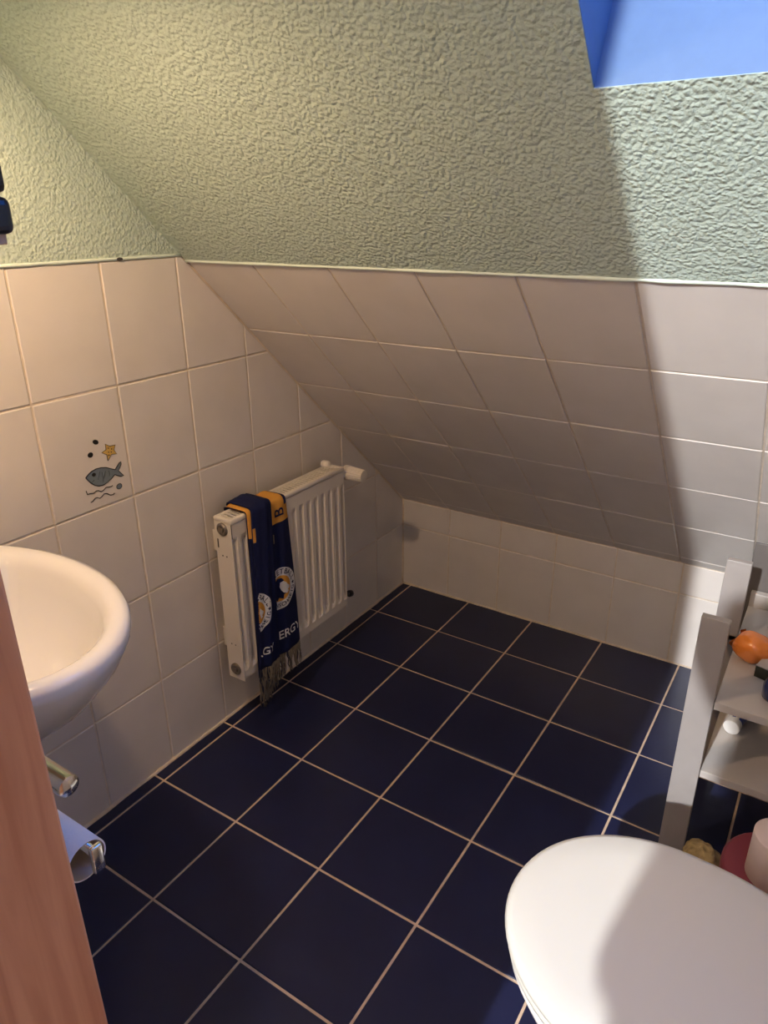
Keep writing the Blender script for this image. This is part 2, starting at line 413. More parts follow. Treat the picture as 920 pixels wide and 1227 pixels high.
# wall with the doorway, lining and architrave
DX0, DX1, DZ = 0.955, 1.600, 2.02
b = bmesh.new()
box(b, -0.12, DX0-0.02, YH, YF, -0.02, 3.65); box(b, DX1+0.015, X1+0.12, YH, YF, -0.02, 3.65); box(b, DX0-0.02, DX1+0.015, YH, YF, DZ+0.02, 3.65)
wall_front = struct('wall_front', b, M_MINT)
cf = steps(0.13, 0.198, 0.0, DX0-0.055)
for i in range(len(cf)-1):
    for j in range(5):
        p = [(-a, c) for a, c in rect(cf[i], cf[i+1], rows[j], rows[j+1])][::-1]
        tile(p, V((0, YF+0.006, 0)), V((-1, 0, 0)), V((0, 0, 1)), V((0, 1, 0)), wall_front, M_TILE, WG)
door = struct('door_1', box(bmesh.new(), DX0-0.02, DX0, YH-0.012, -1.9635, 0.0, DZ+0.02, 0.0022), M_WOOD)
struct('lining', nbox(DX1, DX1+0.015, YH-0.012, -1.9635, 0.0, DZ+0.02, 0.002), M_WOOD, parent=door)
struct('lining', nbox(DX0, DX1, YH-0.012, -1.9635, DZ, DZ+0.02, 0.002), M_WOOD, parent=door)
struct('architrave', nbox(DX0-0.06, DX0-0.02, YF+0.001, -1.9635, 0.0, DZ+0.06, 0.002), M_WOOD, parent=door)
struct('architrave', nbox(DX0-0.02, DX1+0.014, YF+0.001, -1.9635, DZ+0.02, DZ+0.06, 0.002), M_WOOD, parent=door)

# hall behind the camera
HX0, HX1, HY, HZ = -0.7, 2.3, -6.8, 3.6
struct('floor_hall', nbox(HX0, HX1, HY, YF-0.25, -0.12, 0.0), M_HALLFLOOR)
struct('ceiling_hall', nbox(HX0, HX1, HY, YH, HZ, HZ+0.08), M_HALLWALL)
struct('wall_hall_left', nbox(HX0-0.08, HX0, HY, YH, -0.1, HZ+0.08), M_HALLWALL)
struct('wall_hall_right', nbox(HX1, HX1+0.08, HY, YH, -0.1, HZ+0.08), M_HALLWALL)
struct('wall_hall_rear', nbox(HX0-0.08, HX1+0.08, HY-0.08, HY, -0.1, HZ+0.08), M_HALLWALL)
b = bmesh.new(); box(b, HX0, -0.12, YH, YF, -0.02, 3.65); box(b, X1+0.12, HX1, YH, YF, -0.02, 3.65)
struct('wall_hall_front', b, M_HALLWALL)

# ------------------------------------------------------------------ lamps
def bulb(name, c, r, m, parent):
    return obj(name, lathe(bmesh.new(), c, (0, 0, -1), [(r*math.sin(a), -r*math.cos(a)) for a in [math.pi*k/12 for k in range(13)]], 16, False, False), m, parent, True)
HL = V((0.8295, -5.6, 3.24))
t = thing('pendant_lamp', (HL.x, HL.y, HZ), 'bare bulb pendant lamp hanging from the hall ceiling', 'lamp')
bulb('bulb', HL, 0.038, M_HALLBULB, t)
obj('socket', lathe(bmesh.new(), HL, (0, 0, 1), [(0.014, 0.036), (0.018, 0.045), (0.018, 0.085), (0.006, 0.095)], 16), M_WHITEPL, t, True)
obj('cord', tube(bmesh.new(), [HL+V((0, 0, 0.09)), V((HL.x, HL.y, HZ-0.02))], 0.003, 8), M_BLACK, t)
obj('ceiling_rose', lathe(bmesh.new(), (HL.x, HL.y, HZ), (0, 0, -1), [(0.045, 0.0), (0.045, 0.012), (0.02, 0.03)], 20), M_WHITEPL, t, True)

WL = V((0.37, -1.72, 1.65))
t = thing('wall_lamp', (WL.x, YF, WL.z), 'small wall lamp with a bare bulb above the dark navy cabinet', 'lamp')
bulb('bulb', WL, 0.036, M_WARMBULB, t)
obj('socket', tube(bmesh.new(), [WL+V((0, 0, 0.034)), WL+V((0, 0, 0.075))], [0.015, 0.02], 16), M_WHITEPL, t, True)
obj('arm', tube(bmesh.new(), [WL+V((0, 0, 0.07)), WL+V((0, -0.03, 0.10)), V((WL.x, YF+0.05, WL.z+0.10)), V((WL.x, YF+0.02, WL.z+0.08))], 0.007, 12), M_CHROME, t, True)
sh = lathe(bmesh.new(), WL, (0, 0, 1), [(0.102, -0.024), (0.098, 0.0), (0.08, 0.042), (0.045, 0.064), (0.021, 0.068), (0.021, 0.066), (0.043, 0.062), (0.078, 0.040), (0.096, 0.0), (0.100, -0.024)], 40, False, False)
obj('shade', sh, mat('cream lamp shade', (0.55, 0.48, 0.36), 0.6), t, True)
obj('wall_plate', lathe(bmesh.new(), (WL.x, YF, WL.z+0.08), (0, 1, 0), [(0.05, 0.0), (0.05, 0.012), (0.022, 0.025), (0.001, 0.028)], 24), M_WHITEPL, t, True)

# ------------------------------------------------------------------ dark navy cabinet on the door wall
t = thing('wall_cabinet', (0.36, YF, 1.31), 'dark navy cabinet with rounded corners on the wall above the washbasin', 'cabinet')
cx0, cx1, cy1 = 0.06, 0.652, -1.735
obj('body', nbox(cx0, cx1, YF+0.007, cy1, 1.3585, 1.47, 0.006), M_NAVYBOX, t)
obj('drawer', nbox(cx0, cx1+0.001, YF+0.007, cy1+0.001, 1.3255, 1.3565, 0.007, 3), M_NAVYBOX, t)
obj('base_board', nbox(cx0+0.01, cx1-0.006, YF+0.007, cy1-0.006, 1.317, 1.3265, 0.001), M_WOODUNDER, t, label='pale wooden underside')

# ------------------------------------------------------------------ radiator
RY0, RY1, RX0, RX1, RZ0, RZ1 = -0.981, -0.511, 0.046, 0.104, 0.177, 0.648
t = thing('radiator', (0.0, -0.746, 0.0), 'cream panel radiator with vertical ribs mounted on the tiled wall', 'radiator')
b = bmesh.new()
NR = 14; pitch = (RY1-RY0-0.012)/NR
ys = []
for k in range(NR):
    y0 = RY0+0.006+k*pitch
    for fct, h in ((0.0, 0), (0.18, 0), (0.34, 1), (0.66, 1), (0.82, 0)): ys.append((y0+fct*pitch, h))
ys = [(RY0, 0), (RY0+0.004, 0)] + ys + [(RY1-0.004, 0), (RY1, 0)]
zs = [(RZ0+0.004, 0), (RZ0+0.028, 0), (RZ0+0.036, 0.35), (RZ0+0.048, 1), (RZ1-0.072, 1), (RZ1-0.058, 0.35), (RZ1-0.05, 0), (RZ1-0.014, 0)]
g = [[b.verts.new((RX1-0.0125+0.0115*(1-(1-h)*s) if s else RX1-0.001, y, z)) for y, h in ys] for z, s in zs]
# channels are pressed inwards between the ribs; flat rims stay proud
for r0, r1 in zip(g, g[1:]):
    for k in range(len(ys)-1): b.faces.new((r0[k], r0[k+1], r1[k+1], r1[k]))
o = obj('front_panel', b, M_RAD, t)
obj('rear_panel', nbox(RX0+0.012, RX0+0.022, RY0+0.006, RY1-0.006, RZ0+0.004, RZ1-0.016, 0.002), M_RAD, t)
for y0, y1 in ((RY0-0.003, RY0-0.001), (RY1+0.001, RY1+0.003)):
    obj('side_panel', nbox(RX0, RX1-0.002, y0, y1, RZ0-0.004, RZ1-0.008, 0.0007), M_RAD, t)
# top grille: frame and slanting slats
b = bmesh.new(); zt = RZ1
box(b, RX0-0.001, RX0+0.010, RY0-0.004, RY1+0.004, zt-0.012, zt, 0.003); box(b, RX1-0.012, RX1+0.001, RY0-0.004, RY1+0.004, zt-0.014, zt, 0.0035)
box(b, RX0+0.006, RX1-0.006, RY0-0.004, RY0+0.010, zt-0.012, zt-0.0003, 0.003); box(b, RX0+0.006, RX1-0.006, RY1-0.012, RY1+0.004, zt-0.012, zt-0.0003, 0.003)
grille = obj('top_grille', b, M_RAD, t); auto_smooth(grille, 50)
ns = 36; me = None
for k in range(ns):
    y = RY0+0.014+(RY1-RY0-0.034)*k/(ns-1)
    if me is None:
        b = bmesh.new(); quad_box(b, V((0, 0, 0)), V((RX1-RX0-0.018, -0.004, 0)), V((0, 0.0056, 0)), V((0, 0, 0.003)))
        me = bpy.data.meshes.new('slat'); b.normal_update(); b.to_mesh(me); b.free(); me.materials.append(M_RAD)
    s = bpy.data.objects.new('slat', me); link(s, grille); s.location = V((RX0+0.009, y, zt-0.0045)) - ORG[t.name]
obj('inner_fins', nbox(RX0+0.023, RX1-0.022, RY0+0.004, RY1-0.004, RZ0+0.03, RZ1-0.016), M_RADDARK, t)
obj('grille_shade_plate', nbox(RX0+0.0105, RX1-0.0135, RY0+0.004, RY1-0.004, RZ1-0.0155, RZ1-0.0115), M_RADDARK, t)  # dark plate whose colour stands for the shade below the grille slots
for z in (RZ1-0.030, RZ0+0.028):
    o = obj('plug', lathe(bmesh.new(), (RX0+0.028, RY0-0.003, z), (0, -1, 0), [(0.0175, -0.001), (0.0175, 0.003), (0.014, 0.006), (0.012, 0.006), (0.012, 0.004), (0.009, 0.004), (0.008, 0.009), (0.0001, 0.009)], 24), M_STEEL, t); auto_smooth(o, 35)
for z in (RZ1-0.105, RZ0+0.105):
    for x in (RX0+0.020, RX0+0.034): obj('screw_hole', lathe(bmesh.new(), (x, RY0-0.003, z), (0, -1, 0), [(0.0022, -0.0003), (0.0022, 0.0004)], 10), M_RADDARK, t)
obj('vent_slot', nbox(RX0+0.006, RX0+0.010, RY0-0.0035, RY0-0.0025, RZ1-0.085, RZ1-0.06), M_RADDARK, t)
for z in (RZ1-0.09, RZ0+0.09):
    obj('bracket', nbox(0.0005, RX0+0.014, RY0+0.03, RY0+0.055, z-0.03, z+0.03, 0.002), M_RAD, t)
    obj('bracket', nbox(0.0005, RX0+0.014, RY1-0.055, RY1-0.03, z-0.03, z+0.03, 0.002), M_RAD, t)
# thermostat: dark neck at the radiator's end, ribbed cream head pointing into the room, pipe to the wall
vx, vy, vz = 0.070, RY1+0.036, 0.617
o = obj('valve_body', lathe(bmesh.new(), (vx, RY1+0.002, vz), (0, 1, 0), [(0.009, 0), (0.009, 0.012), (0.014, 0.014), (0.014, 0.026), (0.012, 0.030), (0.012, 0.046), (0.001, 0.048)], 20), M_BRASS, t); auto_smooth(o)
obj('pipe', tube(bmesh.new(), [(vx, vy, vz), (0.04, vy, vz), (0.001, vy, vz)], 0.0085, 12), M_BRASS, t, True)
def valve_head():
    b = bmesh.new(); n = 72; rings = []
    ax = V((1, 0, 0)); c = V((vx+0.010, vy, vz)); x, y = ring_frame(ax)
    for r, h, rib in ((0.013, 0, 0), (0.0225, 0.004, 0), (0.0235, 0.016, 0), (0.0215, 0.018, 0), (0.0215, 0.022, 1), (0.0195, 0.066, 1), (0.0175, 0.072, 0), (0.001, 0.074, 0)):
        rings.append([c + ax*h + (x*math.cos(2*math.pi*k/n)+y*math.sin(2*math.pi*k/n))*(r-(0.0022 if rib and k % 4 in (0, 1) else 0)) for k in range(n)])
    return loft(b, rings)
o = obj('thermostat_head', valve_head(), M_RAD, t); auto_smooth(o, 35)
o = obj('air_vent_boss', lathe(bmesh.new(), (0.047, RY1-0.012, RZ1-0.004), (0.0, 0.25, 1), [(0.016, 0), (0.016, 0.010), (0.011, 0.016), (0.004, 0.017)], 20), M_RAD, t); auto_smooth(o)
o = obj('return_valve', tube(bmesh.new(), [(0.066, RY1+0.003, 0.196), (0.066, RY1+0.03, 0.19), (0.064, RY1+0.066, 0.178)], [0.006, 0.006, 0.006], 12), M_RADDARK, t, True)
obj('return_valve_cap', lathe(bmesh.new(), (0.064, RY1+0.062, 0.180), (0, 0.95, -0.3), [(0.010, 0), (0.0115, 0.004), (0.0115, 0.015), (0.008, 0.018)], 16), M_BLACK, t, True)

# ------------------------------------------------------------------ scarf hung over the radiator
def text_mesh(body, size=1.0):
    cu = bpy.data.curves.new('lettering', 'FONT'); cu.body = body; cu.size = size; cu.align_x = 'CENTER'; cu.align_y = 'CENTER'; cu.offset = 0.012*size
    to = bpy.data.objects.new('lettering', cu); COL.objects.link(to)
    dg = bpy.context.evaluated_depsgraph_get(); me = to.evaluated_get(dg).to_mesh()
    me.calc_loop_triangles()
    vs = [(v.co.x, v.co.y) for v in me.vertices]; fs = [tuple(tr.vertices) for tr in me.loop_triangles]
    to.evaluated_get(dg).to_mesh_clear(); bpy.data.objects.remove(to); bpy.data.curves.remove(cu)
    return vs, fs

class Ribbon:
    """a strip of cloth over the radiator top: s = length along the strip from the rear, w = across 0..1"""
    def __init__(self, lift, ytop, ybot, zend, phase, fold):
        self.lift, self.ytop, self.ybot, self.phase, self.fold = lift, ytop, ybot, phase, fold
        L = lift; xf = RX1+0.006+L; xb = RX0-0.004-L*0.5; zt_ = RZ1+0.004+L; r = 0.012
        p = [V((xb, 0.50)), V((xb, zt_-r))]
        p += [V((xb+r-r*math.cos(a), zt_-r+r*math.sin(a))) for a in [math.pi/2*k/5 for k in range(1, 6)]]
        p += [V((xf-r+r*math.sin(a), zt_-r+r*math.cos(a))) for a in [math.pi/2*k/5 for k in range(0, 6)]]
        p += [V((xf+0.004, zend+ (zt_-zend)*0.5)), V((xf+0.003, zend))]
        self.p = p; self.cum = [0]
        for a, c in zip(p, p[1:]): self.cum.append(self.cum[-1]+(c-a).length)
        self.len = self.cum[-1]; self.zend = zend; self.zt = zt_
        self.s_front = self.cum[-3]
    def prof(self, s):
        s = min(max(s, 0), self.len)
        for i in range(len(self.cum)-1):
            if s <= self.cum[i+1]: return self.p[i].lerp(self.p[i+1], (s-self.cum[i])/(self.cum[i+1]-self.cum[i]))
        return self.p[-1]
    def at(self, s, w, off=0.0):
        q = self.prof(s); f = min(max((s-self.s_front*0.5)/(self.len-self.s_front*0.5), 0), 1)
        y0 = self.ytop[0]+(self.ybot[0]-self.ytop[0])*f; y1 = self.ytop[1]+(self.ybot[1]-self.ytop[1])*f
        q2 = self.prof(s+0.004); q1 = self.prof(s-0.004); d = (q2-q1).normalized(); nrm = V((-d.y, d.x))
        if nrm.dot(V((1, 1))) < 0 and s > self.s_front*0.6: nrm = -nrm
        edge = 1-(2*w-1)**6
        ff = self.fold*(0.25+0.75*f)*(math.sin(w*9.2+self.phase+f*1.5)+0.5*math.sin(w*17+f*5+self.phase))*0.5
        roll = -0.004*(1-edge)
        q = q+nrm*(ff+roll+off+self.fold*0.6)
        return V((q.x, y0+(y1-y0)*w, q.y))
    def front(self, y, z, off=0.0):
        """cloth point in front of the radiator at world y, z (None if beside the cloth)"""
        s = self.s_front + (self.zt-0.012-z)
        a, b_ = self.at(s, 0.0), self.at(s, 1.0); w = (y-a.y)/(b_.y-a.y)
        return (self.at(s, w, off) if 0.015 < w < 0.985 and s < self.len+0.002 else None)
    def mesh(self, pattern):
        b = bmesh.new(); ns_, nw = 110, 26; th = 0.0035; top = []; bot = []
        for i in range(ns_+1):
            top.append([b.verts.new(self.at(self.len*i/ns_, j/nw)) for j in range(nw+1)])
            bot.append([b.verts.new(self.at(self.len*i/ns_, j/nw, -th)) for j in range(nw+1)])
        fs = []
        for i in range(ns_):
            for j in range(nw):
                f = b.faces.new((top[i][j], top[i+1][j], top[i+1][j+1], top[i][j+1])); f.material_index = pattern(self.len*(i+.5)/ns_, (j+.5)/nw, self); fs.append(f)
                f2 = b.faces.new((bot[i][j], bot[i][j+1], bot[i+1][j+1], bot[i+1][j])); f2.material_index = f.material_index; fs.append(f2)
        for i in range(ns_):
            for j in (0, nw): fs.append(b.faces.new((top[i][j], bot[i][j], bot[i+1][j], top[i+1][j])))
        for j in range(nw):
            for i in (0, ns_): fs.append(b.faces.new((top[i][j], top[i][j+1], bot[i][j+1], bot[i][j])))
        bmesh.ops.recalc_face_normals(b, faces=fs); return b
SB = Ribbon(0.000, (-0.872, -0.788), (-0.900, -0.757), 0.188, 0.6, 0.006)
SA = Ribbon(0.013, (-0.925, -0.852), (-0.946, -0.868), 0.196, 2.2, 0.007)
SC = Ribbon(0.006, (-0.935, -0.880), (-0.943, -0.905), 0.165, 4.0, 0.005)
sc = thing('scarf', (0.11, -0.85, 0.188), 'navy and amber knitted fan scarf draped over the radiator', 'scarf')
def zsof(s, r): return r.prof(s).y
def pat_b(s, w, r): return 1 if (s > r.cum[2] and zsof(s, r) > 0.586 and not (w > 0.86 and zsof(s, r) > 0.63)) else 0
def pat_a(s, w, r): return 1 if (w < 0.10 and 0.57 < zsof(s, r) < 0.61 and s > r.s_front) else 0
def pat_c(s, w, r): return 1 if (s > r.cum[2] and zsof(s, r) > 0.585) else 0
tails = []
for r, pt in ((SB, pat_b), (SC, pat_c), (SA, pat_a)):
    tails.append(obj('scarf_tail', r.mesh(pt), [M_NAVYCLOTH, M_ORANGECLOTH], sc, True))
tB, tC, tA = tails

def decal_mesh(r, verts, faces, off):
    """verts in world (y,z) on the cloth front; triangles with a corner beside the cloth are dropped"""
    b = bmesh.new(); pts = [r.front(y, z, off) for y, z in verts]; vv = [b.verts.new(p) if p is not None else None for p in pts]
    for f in faces:
        if all(vv[i] is not None for i in f):
            try: b.faces.new([vv[i] for i in f])
            except ValueError: pass
    loose = [v for v in b.verts if not v.link_faces]; bmesh.ops.delete(b, geom=loose, context='VERTS')
    for f in b.faces:
        f.normal_update()
        if f.normal.x < 0: f.normal_flip()
    return b
def disc(c, r0, r1, nr=10, na=64):
    vs, fs = [], []
    for i in range(nr+1):
        for k in range(na):
            a = 2*math.pi*k/na; rr = r0+(r1-r0)*i/nr; vs.append((c[0]+rr*math.cos(a), c[1]+rr*math.sin(a)))
    for i in range(nr):
        for k in range(na):
            k2 = (k+1) % na; fs.append((i*na+k, i*na+k2, (i+1)*na+k2, (i+1)*na+k))
    return vs, fs
def add_shape(acc, vs, fs):
    n = len(acc[0]); acc[0].extend(vs); acc[1].extend([tuple(i+n for i in f) for f in fs])
def emblem(r, tail, c, R):
    for nm, m, r0, r1, off in (('emblem_ring', M_WHITECLOTH, 0.62*R, R, 0.0012), ('emblem_disc', M_ORANGECLOTH, 0.0005, 0.62*R, 0.0012)):
        b = decal_mesh(r, *disc(c, r0, r1, 12 if r0 > .01 else 16, 72), off)
        if len(b.faces): obj(nm, b, m, tail)
        else: b.free()
    acc = ([], [])
    for word, a0, a1, up_ in (('BASKETBALL', 163, 17, True), ('BRAUNSCHWEIG', 197, 343, False)):
        for i, ch in enumerate(word):
            a = math.radians(a0+(a1-a0)*(i/(len(word)-1))); vs, fs = text_mesh(ch, (0.34 if up_ else 0.28)*R); rr = 0.81*R
            rot = a-math.pi/2 if up_ else a+math.pi/2
            vs = [(c[0]+rr*math.cos(a)+x*math.cos(rot)-y*math.sin(rot), c[1]+rr*math.sin(a)+x*math.sin(rot)+y*math.cos(rot)) for x, y in vs]
            add_shape(acc, vs, fs)
    for a in (0, math.pi):      # little stars between the words
        cc = (c[0]+0.81*R*math.cos(a), c[1]+0.81*R*math.sin(a)); sv = [cc]+[(cc[0]+(0.11 if k % 2 else 0.05)*R*math.cos(k*math.pi/5-math.pi/2*0.2), cc[1]+(0.11 if k % 2 else 0.05)*R*math.sin(k*math.pi/5-math.pi/2*0.2)) for k in range(10)]
        add_shape(acc, sv, [(0, k+1, (k+1) % 10+1) for k in range(10)])
    b = decal_mesh(r, acc[0], acc[1], 0.002)
    obj('emblem_lettering', b, M_NAVYCLOTH, tail)
    # animal head: dark mane behind a white face in profile
    def fan(poly, sc_):
        P = [(c[0]+x*R*sc_, c[1]+y*R*sc_) for x, y in poly]; cen = (sum(p[0] for p in P)/len(P), sum(p[1] for p in P)/len(P)); n = len(P)
        vs, fs = [cen], []
        for q in (0.5, 1.0): vs += [(cen[0]+(p[0]-cen[0])*q, cen[1]+(p[1]-cen[1])*q) for p in P]
        for k in range(n):
            k2 = (k+1) % n; fs += [(0, 1+k, 1+k2), (1+k, 1+n+k, 1+n+k2, 1+k2)]
        return vs, fs
    mane = [(-.5, .1), (-.42, .38), (-.18, .55), (.08, .5), (.2, .36), (.05, .1), (.12, -.15), (.3, -.3), (.16, -.34), (.12, -.55), (-.1, -.42), (-.25, -.55), (-.4, -.28)]
    face = [(-.02, .3), (.16, .33), (.3, .22), (.42, .06), (.50, .0), (.48, -.12), (.38, -.16), (.44, -.24), (.32, -.32), (.14, -.24), (.02, -.08), (-.06, .1)]
    for nm, pl, m, off in (('emblem_mane', mane, M_NAVYCLOTH, 0.002), ('emblem_face', face, M_WHITECLOTH, 0.0027)):
        b = decal_mesh(r, *fan(pl, 1.0), off)
        if len(b.faces): obj(nm, b, m, tail)
        else: b.free()
emblem(SB, tB, (-0.835, 0.394), 0.062); emblem(SA, tA, (-0.952, 0.372), 0.060)
def lettering(r, tail, body, c, size, m, rot=0.0):
    vs, fs = text_mesh(body, size); cs, sn = math.cos(rot), math.sin(rot)
    b = decal_mesh(r, [(c[0]+x*cs-y*sn, c[1]+x*sn+y*cs) for x, y in vs], fs, 0.0018)
    if len(b.faces): obj('lettering', b, m, tail)
    else: b.free()
lettering(SB, tB, 'ENERGY', (-0.831, 0.249), 0.037, M_WHITECLOTH)
lettering(SB, tB, 'B', (-0.818, 0.614), 0.046, M_NAVYCLOTH, math.pi/2)
lettering(SA, tA, 'ENERGY', (-0.952, 0.246), 0.032, M_WHITECLOTH)
# fringe: knotted yarn strands along each lower hem
def fringe(r, tail, n, length, seed):
    rnd = random.Random(seed); b = bmesh.new(); b2 = bmesh.new()
    for i in range(n):
        w_ = (i+0.5)/n; p = r.at(r.len-0.002, w_, -0.0017); cl = round(w_*5)/5
        q = r.at(r.len, cl, -0.0017); L = length*rnd.uniform(0.8, 1.08)
        pts = [p]
        for k in range(1, 5):
            f = k/4; c = p.lerp(V((q.x, q.y, p.z)), min(1, f*1.5)*0.6); pts.append(V((c.x+rnd.uniform(-.003, .003), c.y+rnd.uniform(-.004, .004), p.z-L*f)))
        tube(b2 if rnd.random() < 0.3 else b, pts, [0.0014, 0.0017, 0.0016, 0.0016, 0.0010], 5)
    obj('fringe', b, M_FRINGE, tail, True, kind='stuff'); obj('fringe', b2, M_FRINGE2, tail, True, kind='stuff')
fringe(SB, tB, 60, 0.078, 3); fringe(SA, tA, 40, 0.085, 4); fringe(SC, tC, 28, 0.092, 5)
obj('care_label', nbox(SB.at(SB.s_front+0.09, .5).x+0.0005, SB.at(SB.s_front+0.09, .5).x+0.0045, -0.857, -0.847, 0.535, 0.560), M_FRINGE, tB, label='small beige label')

# ------------------------------------------------------------------ fish print on one wall tile
def on_tile(pts, d): return [V((d, p[0], p[1])) for p in pts]
UV_O = (-1.3685+0.19788, rows[3])                      # lower right corner of the decorated tile
def px_wall(u, v):                                     # crop pixels (80..170, 510..620 shown x10.22) -> wall y, z
    u = 80+u/10.222; v = 510+v/10.222
    d = fw + rt*((u-460)/FPX) - up*((v-613.5)/FPX); k = -CAM.x/d.x; p = CAM+d*k; return (p.y, p.z)
def print_fill(name, pix, m, d=0.0010):
    pts = [px_wall(*p) for p in pix]; b = bmesh.new(); org = FISH_TILE.location
    f = [b.verts.new(V((d, y, z))-org) for y, z in pts]; e = [b.verts.new(V((0.0002, y, z))-org) for y, z in pts]; n = len(f)
    fc = b.faces.new(f); fs = [fc]
    for k in range(n): fs.append(b.faces.new((f[k], f[(k+1) % n], e[(k+1) % n], e[k])))
    bmesh.ops.recalc_face_normals(b, faces=fs); bmesh.ops.triangulate(b, faces=[fc])
    return obj(name, b, m, FISH_TILE)
def print_line(name, pix, wpx=9, d=0.0013, closed=False, m=None):
    pts = [px_wall(*p) for p in pix]; hw = wpx*0.5/10.222*1.62/FPX*1.12
    if closed: pts.append(pts[0])
    b = bmesh.new(); org = FISH_TILE.location
    tube(b, [V((d*0.5, y, z)) for y, z in pts], hw, 6)
    for v in b.verts: v.co.x = max(0.0002, min(d, v.co.x))
    bmesh.ops.translate(b, verts=b.verts, vec=-org)
    return obj(name, b, m or M_INK, FISH_TILE)
fish = [(230, 640), (260, 600), (300, 562), (355, 530), (420, 514), (480, 512), (540, 528), (590, 538), (608, 505), (640, 455), (658, 442), (662, 470), (646, 515), (628, 550), (660, 580), (694, 610), (660, 622), (610, 608), (585, 598), (550, 640), (500, 690), (450, 725), (390, 740), (340, 730), (290, 700), (255, 668)]
star = [(500, 430), (487, 355), (425, 332), (478, 295), (468, 225), (522, 252), (590, 235), (573, 295), (610, 345), (545, 350)]
print_fill('print_fish', fish, M_FISH); print_line('print_fish_outline', fish, 11, closed=True)
print_fill('print_star', star, M_STAR); print_line('print_star_outline', star, 8, closed=True)
for pl in ([(400, 560), (392, 610), (378, 660)], [(425, 565), (440, 620), (442, 685)], [(470, 555), (462, 600), (450, 645)], [(512, 550), (522, 585), (518, 618)], [(305, 690), (322, 680), (332, 668)]):
    print_line('print_stroke', pl, 6, 0.0016)
for pl in ([(235, 800), (250, 842), (290, 832), (328, 828), (360, 800), (385, 795), (420, 810), (450, 790), (480, 755), (515, 752), (545, 745), (558, 732)], [(292, 942), (318, 925), (345, 890), (370, 882), (405, 890), (430, 865), (455, 835), (490, 830), (530, 850), (565, 845), (583, 825)]):
    print_line('print_wave', pl, 10)
def oval(cx, cy, a, b_, rot): return [(cx+a*math.cos(t)*math.cos(rot)-b_*math.sin(t)*math.sin(rot), cy+a*math.cos(t)*math.sin(rot)+b_*math.sin(t)*math.cos(rot)) for t in [2*math.pi*k/14 for k in range(14)]]
print_fill('print_bubble', oval(350, 202, 36, 30, 0.3), M_INK); print_fill('print_bubble', oval(286, 360, 36, 30, -0.8), M_INK)
print_fill('print_bubble', oval(640, 742, 36, 28, -0.8), M_FISH); print_line('print_bubble_outline', oval(640, 742, 36, 28, -0.8), 9, closed=True)
print_fill('print_eye', oval(327, 600, 26, 22, -0.6), M_INK, 0.0016)
for p in ((505, 275), (545, 285), (508, 325), (540, 322), (512, 360)): print_fill('print_dot', oval(p[0], p[1], 7, 8, 0), M_INK, 0.0014)

# ------------------------------------------------------------------ washbasin
BZ = 0.782; BC = V((0.22, -1.68)); BA, BB = 0.305, 0.21
t = thing('washbasin', (0.0, BC.y, 0.52), 'white ceramic oval washbasin fixed to the tiled wall', 'washbasin')
def oval_ring(cx, a, b_, z, n=64, flat=0.0):
    return [V((max(cx+a*math.cos(2*math.pi*k/n), flat), BC.y+b_*math.sin(2*math.pi*k/n), z)) for k in range(n)]
b = bmesh.new()
R = [oval_ring(0.10, 0.085, 0.07, 0.50, flat=0.001), oval_ring(0.12, 0.13, 0.095, 0.525, flat=0.001), oval_ring(0.16, 0.20, 0.14, 0.585, flat=0.001), oval_ring(0.19, 0.255, 0.178, 0.655, flat=0.001),
     oval_ring(0.21, 0.288, 0.20, 0.715, flat=0.001), oval_ring(0.22, 0.302, 0.209, 0.755, flat=0.001), oval_ring(0.22, BA, BB, 0.770, flat=0.001), oval_ring(0.22, BA-0.004, BB-0.004, 0.779, flat=0.001), oval_ring(0.22, BA-0.014, BB-0.014, 0.783, flat=0.002),
     oval_ring(0.222, BA-0.028, BB-0.026, 0.782, flat=0.06), oval_ring(0.226, BA-0.042, BB-0.037, 0.776, flat=0.10), oval_ring(0.23, BA-0.052, BB-0.046, 0.762, flat=0.11), oval_ring(0.232, BA-0.064, BB-0.056, 0.735, flat=0.12),
     oval_ring(0.235, BA-0.09, BB-0.076, 0.695, flat=0.135), oval_ring(0.24, BA-0.14, BB-0.11, 0.662, flat=0.15), oval_ring(0.245, 0.10, 0.06, 0.647, flat=0.16), oval_ring(0.25, 0.022, 0.022, 0.640)]
loft(b, R)
obj('bowl', b, M_CERAMIC, t, True)
o = obj('drain', lathe(bmesh.new(), (0.25, BC.y, 0.639), (0, 0, 1), [(0.024, 0), (0.024, 0.003), (0.018, 0.005), (0.001, 0.004)], 24), M_CHROME, t); auto_smooth(o)
o = obj('faucet', tube(bmesh.new(), [(0.055, BC.y, 0.783), (0.055, BC.y, 0.86), (0.065, BC.y, 0.885), (0.10, BC.y, 0.895), (0.16, BC.y, 0.88), (0.165, BC.y, 0.865)], [0.022, 0.02, 0.018, 0.015, 0.013, 0.012], 16), M_CHROME, t, True)
obj('faucet_lever', tube(bmesh.new(), [(0.055, BC.y, 0.885), (0.06, BC.y, 0.915), (0.12, BC.y, 0.935)], [0.014, 0.012, 0.006], 12), M_CHROME, t, True)
obj('trap', tube(bmesh.new(), [(0.10, BC.y, 0.50), (0.10, BC.y, 0.40), (0.085, BC.y, 0.365), (0.05, BC.y, 0.37), (0.001, BC.y, 0.40)], 0.016, 14), M_CHROME, t, True)

